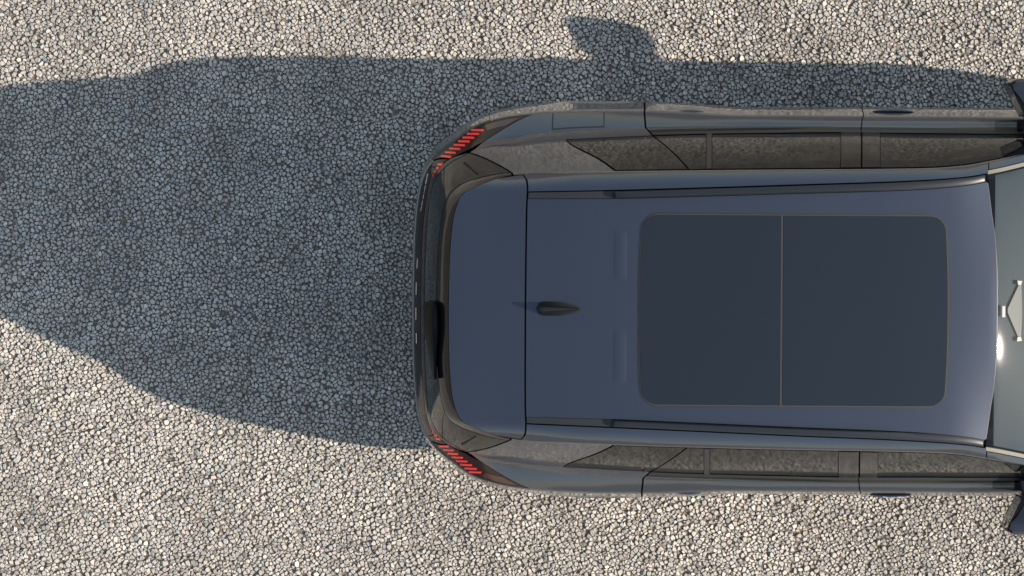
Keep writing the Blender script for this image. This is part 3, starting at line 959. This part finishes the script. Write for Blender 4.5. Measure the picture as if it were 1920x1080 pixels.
# --- body sides
for sg in (1, -1):
    DS = {2: t_at(2, 1221), 3: t_at(3, 1208), 4: t_at(4, 1205.5)}
    door_r = lambda v: DS[4] if v >= 4 else (DS[3] + (DS[4] - DS[3]) * (v - 3) if v >= 3 else DS[2] + (DS[3] - DS[2]) * (v - 2))
    gp = 0.0012
    q1 = t_at(2, 1058); q2 = t_at(1, 1150)
    # quarter panel: upper part (D pillar), shoulder strip, haunch face, flank
    qp = side_patch("quarter_panel", lambda v: (T3 + (T4 - T3) * (v - 3) if v >= 3 else seam_upper(v)) + 0.006, lambda v: door_r(v) - gp, 3.0, 3.999, M['paint'], car, nt=60, nv=8, sgn=sg) if False else None
    seam_up = lambda v: tA + (T3 - tA) * (v - 2)
    qp = side_patch("quarter_panel", lambda v: seam_up(v) + 0.010, lambda v: door_r(v) - gp, 2.0, 3.0, M['paint'], car, nt=60, nv=6, sgn=sg, thick=0.004)
    side_patch("haunch", lambda v: T3 + (T4 - T3) * (v - 3) + 0.010, lambda v: door_r(v) - gp, 3.0, 4.0, M['paint'], qp, nt=60, nv=8, sgn=sg, thick=0.004)
    t_bump = t_at(5, 915)
    side_patch("flank", lambda v: t_bump + 0.004, lambda v: DS[4] - gp, 4.0, 7.7, M['paint'], qp, nt=60, nv=16, sgn=sg, thick=0.004)
    side_patch("pillar_panel", lambda v: seam_t(v) + 0.010, lin(1, q2, 2, q1), 1.0, 1.995, M['paint'], qp, nt=24, nv=10, sgn=sg, thick=0.004)
    side_patch("roof_edge_strip", lambda v: seam_t(v) + 0.010, lambda v: 2.79, 0.0, 1.0, M['paint'], qp, nt=90, nv=3, sgn=sg, thick=0.002)
    # glass band
    dg = lin(1, t_at(1, 1291), 2, DS[2])
    side_patch("quarter_window", lambda v: lin(1, q2, 2, q1)(v) + 0.004, lambda v: dg(v) - gp, 1.03, 1.985, M['glass'], qp, nt=20, nv=12, sgn=sg, off=-0.001, thick=0.004)
    if sg > 0:
        # fuel flap with a dark joint around it
        fa, fb = t_at(3, 1035), t_at(3, 1130)
        side_patch("flap_joint", fa - 0.008, fb + 0.0008, 3.10, 4.0, M['rubber'], qp, nt=16, nv=8, sgn=sg, off=0.0006, thick=0)
        side_patch("fuel_flap", fa - 0.001, fb - 0.0008, 3.17, 4.0, M['paint'], qp, nt=16, nv=8, sgn=sg, off=0.0016, thick=0.001)
    # rear door
    B = t_at(3, 1612.5); B2 = t_at(2, 1612.5); B1 = t_at(1, 1612.5)
    bt = lambda v: B1 + (B2 - B1) * (v - 1) if v < 2 else B
    rd = side_patch("rear_door", lambda v: door_r(v) + gp, lambda v: B - gp * 0.6, 2.72, 7.6, M['paint'], car, nt=60, nv=40, sgn=sg, thick=0.005)
    side_patch("waist_trim", lambda v: door_r(v) + gp, lambda v: B - gp * 0.6, 2.36, 2.70, M['gloss_black'], rd, nt=50, nv=2, sgn=sg, off=0.001, thick=0.003)
    side_patch("window_seal", lambda v: door_r(v) + gp, lambda v: B - gp * 0.6, 2.02, 2.34, M['satin_black'], rd, nt=50, nv=2, sgn=sg, off=0.002, thick=0.004)
    wt = lambda px: (lambda v: t_at(1, px) + (t_at(2, px) - t_at(1, px)) * (v - 1))
    memo = {}
    def wtm(px):
        a, b = t_at(1, px), t_at(2, px)
        return lambda v: a + (b - a) * (v - 1)
    side_patch("door_quarter_glass", lambda v: dg(v) + gp, wtm(1321), 1.03, 1.985, M['glass'], rd, nt=12, nv=12, sgn=sg, off=-0.001, thick=0.004)
    side_patch("window_divider", wtm(1322), wtm(1332), 1.03, 2.10, M['satin_black'], rd, nt=3, nv=10, sgn=sg, off=0.0015, thick=0.004)
    side_patch("window", wtm(1333), wtm(1573), 1.03, 1.985, M['glass'], rd, nt=30, nv=12, sgn=sg, off=-0.001, thick=0.004)
    side_patch("pillar_cover", wtm(1574), wtm(1611.3), 1.03, 2.16, M['gloss_black'], rd, nt=6, nv=12, sgn=sg, off=0.0015, thick=0.004)
    # front door
    F = t_at(3, 2095)
    fd = side_patch("front_door", lambda v: B + gp * 0.6, lambda v: F - gp, 2.72, 7.6, M['paint'], car, nt=60, nv=40, sgn=sg, thick=0.005)
    side_patch("waist_trim", lambda v: B + gp * 0.6, lambda v: F - gp, 2.36, 2.70, M['gloss_black'], fd, nt=50, nv=2, sgn=sg, off=0.001, thick=0.003)
    side_patch("window_seal", lambda v: B + gp * 0.6, lambda v: F - gp, 2.02, 2.34, M['satin_black'], fd, nt=50, nv=2, sgn=sg, off=0.002, thick=0.004)
    side_patch("pillar_cover", wtm(1614.2), wtm(1647), 1.03, 2.16, M['gloss_black'], fd, nt=6, nv=12, sgn=sg, off=0.0015, thick=0.004)
    side_patch("window", wtm(1648), wtm(2060), 1.03, 1.985, M['glass'], fd, nt=50, nv=12, sgn=sg, off=-0.001, thick=0.004)
    side_patch("mirror_sail", wtm(2061), wtm(2165), 1.03, 1.985, M['gloss_black'], fd, nt=20, nv=6, sgn=sg, off=-0.001, thick=0.004)
    # front fender and the strip that carries the shoulder into it
    side_patch("front_fender", lambda v: F + gp, lambda v: 3.10, 2.0, 7.7, M['paint'], car, nt=44, nv=34, sgn=sg, thick=0.005)
    # headlight
    hl = side_patch("headlight", lambda v: 3.12, lambda v: 3.62, 1.15, 3.2, M['lamp_clear'], car, nt=20, nv=8, sgn=sg, thick=0.004)
    # sill in black plastic
    side_patch("sill", lambda v: t_at(6, 905), lambda v: 3.05, 7.62, 8.0, M['grain_black'], car, nt=70, nv=3, sgn=sg, off=0.001, thick=0.004)

sym_patch("rear_bumper", lambda v: t_bump, 5.03, 7.0, M['paint'], car, nt=90, nv=12)
sym_patch("bumper_skirt", lambda v: t_bump, 7.02, 8.0, M['grain_black'], car, nt=90, nv=5)
def lamp_under():
    for sg in (1, -1):
        side_patch("bumper_corner", lambda v: seam_low(4) , lambda v: t_bump, 4.02, 5.0, M['satin_black'], car, nt=24, nv=3, sgn=sg, thick=0.004)
lamp_under()

# --- nose
def nose_patch(name, v0, v1, t0, mat, nv=8):
    def fn(u, w, o):
        v = v0 + (v1 - v0) * w
        a = t0 + (4.0 - t0) * (1 - abs(2 * u - 1)) if True else 0
        t = a if u >= 0.5 else -a
        return S(t, v, o)
    return grid_patch(name, fn, 40, nv, mat, car, 0.004)
nose_patch("front_grille", 1.1, 5.0, 3.64, M['gloss_black'])
nose_patch("front_bumper", 5.03, 7.6, 3.11, M['paint'])
nose_patch("front_skirt", 7.62, 8.0, 3.11, M['grain_black'], nv=3)
NOSE = interp1([(0, 2576), (120, 2572), (200, 2554), (262, 2508), (290, 2455), (330, 2440)])
top_patch("bonnet", lambda h: 2172, lambda h: NOSE(abs(h)), lambda x: -min(R0x(x), 322) + 1.5, lambda x: min(R0x(x), 322) - 1.5, M['paint'], car, nx=40, nh=40)

# --- windscreen, its side mouldings and pillars
wr = lambda x: R0x(x) * (0.925 + 0.02 * smooth01((x - 1850) / 200))
top_patch("windscreen", lambda h: FE(abs(h)) + 2.2, lambda h: 2168.0, lambda x: -wr(x), lambda x: wr(x), M['windscreen'], car, nx=60, nh=40, thick=0)
def fe_lip():
    def fn(u, w, o):
        h = -240 + 480 * w
        return I(FE(abs(h)) + 0.3 + 1.5 * u, h, -0.0015 + o)
    return grid_patch("windscreen_lip", fn, 1, 60, M['chrome_lip'], car, 0.003)
M['chrome_lip'] = simple("pale_screen_seal", (0.055, 0.057, 0.06), 0.5)
fe_lip()
for sg in (1, -1):
    top_patch("screen_moulding", lambda h: 1850.0, lambda h: 2168.0, lambda x, s=sg: s * (wr(x) + 0.3), lambda x, s=sg: s * (wr(x) + 7.5), M['beige'], car, nx=40, nh=2, off=-0.001)
    top_patch("windscreen_pillar", lambda h: 1852.0, lambda h: 2170.0, lambda x, s=sg: s * (wr(x) + 9.0), lambda x, s=sg: s * (R0x(x)), M['paint'], car, nx=40, nh=8)

# things behind the glass: sensor housing with two clips and a label, added sheet toned like reflected sky, dashboard, seats
def prism(name, poly, z0, z1, mat, parent, smooth=False):
    n = len(poly)
    vs = [W(x, h, 0) * 0 + np.array([(x - NX) * (CAM_H - z0) / F_PX, h * (CAM_H - z0) / F_PX, z0]) for x, h in poly]
    vs += [np.array([(x - NX) * (CAM_H - z1) / F_PX, h * (CAM_H - z1) / F_PX, z1]) for x, h in poly]
    fs = [tuple(range(n))[::-1], tuple(range(n, 2 * n))] + [(k, (k + 1) % n, (k + 1) % n + n, k + n) for k in range(n)]
    return mesh_obj(name, vs, fs, mat, parent, smooth=smooth)
def under_glass(name, poly, depth, thick, mat, parent):
    n = len(poly)
    vs = [I(x, h) - np.array([0, 0, depth]) for x, h in poly] + [I(x, h) - np.array([0, 0, depth + thick]) for x, h in poly]
    fs = [tuple(range(n)), tuple(range(n, 2 * n))[::-1]] + [(k, (k + 1) % n, (k + 1) % n + n, k + n) for k in range(n)]
    return mesh_obj(name, vs, fs, mat, parent, smooth=False)
sh = under_glass("sensor_housing", [(1890, 5), (1912, 52), (1915, 52), (1917, 0), (1915, -52), (1911, -52), (1890, -3)], 0.016, 0.012, M['housing'], car)
for sg in (1, -1):
    under_glass("clip", [(1908, sg * 49), (1914, sg * 49), (1916, sg * 56), (1907, sg * 57)], 0.006, 0.01, M['white_clip'], sh)
under_glass("label", [(1879, 10), (1884.5, 10), (1884.5, -11), (1879, -11)], 0.006, 0.004, M['white_clip'], sh)
M['sky_tone'] = simple("grey_sky_tone", (0.028, 0.042, 0.052), 0.8)  # teal-grey colour stands in for sky reflected in the windscreen
def sky_tone_sheet():  # added sheet under the glass, carries the painted sky reflection
    xs = np.linspace(1866, 1990, 9); hs = np.linspace(-1, 1, 17)
    vs = [I(x, h * (wr(x) - 4)) - np.array([0, 0, 0.029]) for x in xs for h in hs]
    n = len(hs)
    mesh_obj("sky_tone_sheet", vs, [(i*n+j, (i+1)*n+j, (i+1)*n+j+1, i*n+j+1) for i in range(8) for j in range(n - 1)], M['sky_tone'], car)
sky_tone_sheet()
def dashboard():
    vs, fs = [], []
    prof = [(1985, 0.78), (1985, 1.02), (2000, 1.05), (2040, 1.06), (2110, 1.07), (2165, 1.085), (2168, 0.9)]
    hs = np.linspace(-290, 290, 13)
    for (x, z) in prof:
        for h in hs: vs.append(W(x, h, z))
    n = len(hs)
    for i in range(len(prof) - 1):
        for j in range(n - 1):
            fs.append((i*n+j, (i+1)*n+j, (i+1)*n+j+1, i*n+j+1))
    mesh_obj("dashboard", vs, fs, M['dash'], car)
dashboard()
def seat(hc):
    def loft(name, secs, parent):
        vs, fs = [], []; m = 16
        for (c, hw, th, d) in secs:
            for j in range(m):
                a = 2 * math.pi * j / m
                ca, sa = math.cos(a), math.sin(a)
                se = lambda q: math.copysign(abs(q) ** 0.6, q)
                vs.append(np.array([c[0] + se(sa) * th * d[0], c[1] + se(ca) * hw, c[2] + se(sa) * th * d[1]]))
        for i in range(len(secs) - 1):
            for j in range(m):
                fs.append((i*m+j, (i+1)*m+j, (i+1)*m+(j+1) % m, i*m+(j+1) % m))
        fs.append(tuple(range(m))[::-1]); fs.append(tuple((len(secs)-1)*m + j for j in range(m)))
        return mesh_obj(name, vs, fs, M['interior'], parent)
    x0 = XW(1790, 0.7)
    s = loft("front_seat", [((x0 + 0.05, hc, 0.52), 0.20, 0.07, (0.3, 1)), ((x0 + 0.12, hc, 0.52), 0.25, 0.09, (0.2, 1)), ((x0 + 0.42, hc, 0.55), 0.26, 0.09, (0, 1)), ((x0 + 0.52, hc, 0.54), 0.22, 0.06, (0, 1))], car)
    loft("backrest", [((x0 + 0.08, hc, 0.55), 0.22, 0.07, (1, 0)), ((x0 + 0.03, hc, 0.75), 0.25, 0.08, (1, 0)), ((x0 - 0.05, hc, 1.05), 0.23, 0.06, (1, 0)), ((x0 - 0.08, hc, 1.15), 0.16, 0.04, (1, 0))], s)
    loft("headrest", [((x0 - 0.08, hc, 1.17), 0.11, 0.04, (1, 0)), ((x0 - 0.07, hc, 1.25), 0.13, 0.05, (1, 0)), ((x0 - 0.06, hc, 1.33), 0.10, 0.03, (1, 0))], s)
seat(0.38); seat(-0.38)
# cabin floor / belly so that nothing is seen through
_ub = [S(max(t, 1e-5), 7.95, -0.02) for t in np.concatenate([np.linspace(0, 2, 24), np.linspace(2, 3, 6)[1:], np.linspace(3, 4, 10)[1:]])]
_ub = [np.array([p[0], p[1] if p[0] < 0.1 or p[0] > 4.2 else min(p[1], 0.86), 0.24]) for p in _ub]
_n = len(_ub)
mesh_obj("underbody", _ub + [p * np.array([1, -1, 1]) for p in _ub], [(i, i + 1, _n + i + 1, _n + i) for i in range(_n - 1)], M['shell'], car, smooth=False)

# inner walls of the cabin and wheel wells: no daylight passes from the cabin out through the wheel arches
for sg in (1, -1):
    vs = [(x, sg * y, z) for x in (0.0, 4.0) for (y, z) in ((0.60, 0.24), (0.60, 0.90), (0.84, 0.92))]
    mesh_obj("wheel_well_liner", vs, [(0, 3, 4, 1), (1, 4, 5, 2)], M['shell'], car, smooth=False)
mesh_obj("bulkhead", [(3.05, -0.7, 0.24), (3.05, 0.7, 0.24), (3.05, 0.7, 1.02), (3.05, -0.7, 1.02)], [(0, 1, 2, 3)], M['shell'], car, smooth=False)

# --- door handles
def handle(xa, xb, h, z, sg, parent, out=0.022, mat='paint'):
    vs, fs = [], []; n = 18; m = 10
    for i in range(n + 1):
        u = i / n
        px = xa + (xb - xa) * u
        e = math.sin(math.pi * u) ** 0.45 if 0 < u < 1 else 0.02
        k = (CAM_H - z) / F_PX
        cy = h * k + out * e - 0.004
        for j in range(m):
            a = 2 * math.pi * j / m
            vs.append(np.array([(px - NX) * k, sg * (cy + 0.009 * math.cos(a) * e), z + 0.016 * math.sin(a) * (0.5 + 0.5 * e)]))
    for i in range(n):
        for j in range(m):
            fs.append((i*m+j, (i+1)*m+j, (i+1)*m+(j+1) % m, i*m+(j+1) % m))
    fs.append(tuple(range(m))); fs.append(tuple(n*m+j for j in range(m))[::-1])
    o = mesh_obj("door_handle", vs, fs, M[mat], parent)
    bm = bmesh.new(); bm.from_mesh(o.data); bmesh.ops.recalc_face_normals(bm, faces=bm.faces); bm.to_mesh(o.data); bm.free()
    return o
doors_r = [o for o in car.children if o.name.startswith("rear_door")]
doors_f = [o for o in car.children if o.name.startswith("front_door")]
for k, sg in enumerate((1, -1)):
    handle(1262, 1322, 354.5, 0.965, sg, doors_r[k], out=0.012)
    o = handle(1630, 1712, 358.5, 0.93, sg, doors_f[k], out=0.011)
    for (a, b) in ([(1657, 1669), (1672, 1681), (1684, 1695)] if sg < 0 else []):  # added bright strips stand in for reflections on this handle
        k_ = (CAM_H - 0.94) / F_PX
        box_between("handle_glint", ((a - NX) * k_, sg * (362.5 * k_), 0.942), ((b - NX) * k_, sg * (362.5 * k_), 0.942), (0, sg * 0.6, 0.8), 0.006, 0.002, M['chrome'], o)

# --- door mirrors
M['mirror_cap'] = simple('dark_mirror_cap', (0.012, 0.015, 0.021), 0.12, coat=0.6)
def mirror(sg):
    # plan outline (picture column, half width), swept through a few levels with rounding
    plan = [(1889.5, 416), (1893, 423.5), (1905, 427), (1928, 425), (1950, 416), (1964, 400), (1968, 378), (1966, 356), (1958, 344), (1938, 342), (1924, 350), (1905, 385)]
    cx = sum(p[0] for p in plan) / len(plan); ch = sum(p[1] for p in plan) / len(plan)
    levels = [(z + 0.043, s_) for z, s_ in [(0.985, 0.55), (0.990, 0.80), (1.005, 0.95), (1.04, 1.0), (1.10, 1.0), (1.135, 0.965), (1.152, 0.87), (1.160, 0.66), (1.163, 0.30)]]
    P = np.array(plan, float)
    # smooth the outline
    q = []
    n = len(P)
    for i in range(n):
        p0, p1, p2, p3 = P[i-1], P[i], P[(i+1) % n], P[(i+2) % n]
        for f in (0, 0.25, 0.5, 0.75):
            q.append(0.5 * ((2*p1) + (-p0+p2)*f + (2*p0-5*p1+4*p2-p3)*f*f + (-p0+3*p1-3*p2+p3)*f**3))
    q = np.array(q); n = len(q)
    vs, fs = [], []
    k = (CAM_H - 1.14) / F_PX
    for z, s in levels:
        for (x, h) in q:
            # rear face stays upright, front and sides round over
            sx = s if x > cx else s + (1 - s) * 0.9
            vs.append(np.array([(cx + (x - cx) * sx - NX) * k, sg * (ch + (h - ch) * (s + (1 - s) * 0.3)) * k, z]))
    for i in range(len(levels) - 1):
        for j in range(n):
            fs.append((i*n+j, i*n+(j+1) % n, (i+1)*n+(j+1) % n, (i+1)*n+j))
    fs.append(tuple(range(n))[::-1]); fs.append(tuple((len(levels)-1)*n+j for j in range(n)))
    o = mesh_obj("side_mirror", vs, fs, M['mirror_cap'], car)
    bm = bmesh.new(); bm.from_mesh(o.data); bmesh.ops.recalc_face_normals(bm, faces=bm.faces); bm.to_mesh(o.data); bm.free()
    # black rear bezel frame, glass and stalk
    a = np.array([(1886.5 - NX) * k, sg * 419 * k, 0]); b = np.array([(1918.0 - NX) * k, sg * 356 * k, 0])
    d = (b - a) / np.linalg.norm(b - a); out = np.array([-1.0, -sg * 0.45, 0]); out /= np.linalg.norm(out)
    def bez(z0, z1, depth, mat, name, inset, t0):
        pts = []
        for (f, zz) in ((inset, z0), (1 - inset, z0), (1 - inset * .6, (z0+z1)/2), (1 - inset, z1), (inset, z1), (inset * .5, (z0+z1)/2)):
            pts.append(a + (b - a) * f + np.array([0, 0, zz]) + out * t0)
        pts2 = [p - out * depth for p in pts]
        m_ = len(pts)
        mesh_obj(name, pts + pts2, [tuple(range(m_)), tuple(range(m_, 2*m_))[::-1]] + [(i, i+m_, (i+1) % m_+m_, (i+1) % m_) for i in range(m_)], mat, o, smooth=False)
    bez(1.033, 1.201, 0.026, M['wiper_black'], "mirror_bezel", 0.02, 0.006)
    bez(1.050, 1.184, 0.004, M['mirror'], "mirror_glass", 0.07, 0.0075)
    vs = [W(x, h, z) * np.array([1, sg, 1]) for z in (1.065, 1.165) for (x, h) in [(1925, 372), (1915, 326), (2010, 326), (1972, 372)]]
    mesh_obj("mirror_arm", vs, [(0, 1, 2, 3), (7, 6, 5, 4), (0, 4, 5, 1), (1, 5, 6, 2), (2, 6, 7, 3), (3, 7, 4, 0)], M['gloss_black'], o, smooth=False)
mirror(1); mirror(-1)

# --- wheels
def ring_mesh(name, prof, n, mat, parent, closed=True):
    vs, fs = [], []
    for i in range(n):
        a = 2 * math.pi * i / n
        for (y, r) in prof: vs.append((r * math.cos(a), y, r * math.sin(a)))
    m = len(prof)
    for i in range(n):
        for j in range(m if closed else m - 1):
            fs.append((i*m+j, ((i+1) % n)*m+j, ((i+1) % n)*m+(j+1) % m, i*m+(j+1) % m))
    o = mesh_obj(name, vs, fs, mat, parent)
    bm = bmesh.new(); bm.from_mesh(o.data); bmesh.ops.recalc_face_normals(bm, faces=bm.faces); bm.to_mesh(o.data); bm.free()
    return o
def wheel(x, sg):
    tyre = ring_mesh("wheel", [(-0.11, 0.24), (-0.115, 0.31), (-0.10, 0.345), (-0.07, 0.36), (0.07, 0.36), (0.10, 0.345), (0.115, 0.31), (0.11, 0.24)], 64, M['tyre'], car)
    rim = ring_mesh("rim", [(-0.10, 0.215), (-0.10, 0.245), (0.105, 0.245), (0.108, 0.235), (0.09, 0.215)], 64, M['alloy'], tyre)
    for k in range(5):
        a0 = 2 * math.pi * k / 5
        vs = []
        for (r, w, y0, y1) in ((0.035, 0.05, 0.05, 0.085), (0.225, 0.032, 0.075, 0.10)):
            for (s, y) in ((-1, y0), (1, y0), (1, y1), (-1, y1)):
                vs.append((r * math.cos(a0) - s * w * math.sin(a0), y, r * math.sin(a0) + s * w * math.cos(a0)))
        mesh_obj("spoke", vs, [(0, 1, 2, 3), (7, 6, 5, 4), (0, 4, 5, 1), (1, 5, 6, 2), (2, 6, 7, 3), (3, 7, 4, 0)], M['alloy'], tyre, smooth=False)
    ring_mesh("hub_cap", [(0.05, 0.001), (0.05, 0.055), (0.09, 0.055), (0.098, 0.001)], 24, M['gloss_black'], tyre)
    tyre.location = (x, sg * 0.80, 0.36)
    if sg < 0: tyre.rotation_euler = (0, 0, math.pi)
for x in WHEELS:
    for sg in (1, -1): wheel(x, sg)
for o in list(bpy.data.objects):
    if o.name.split('.')[0] in ("handle_glint",): pass
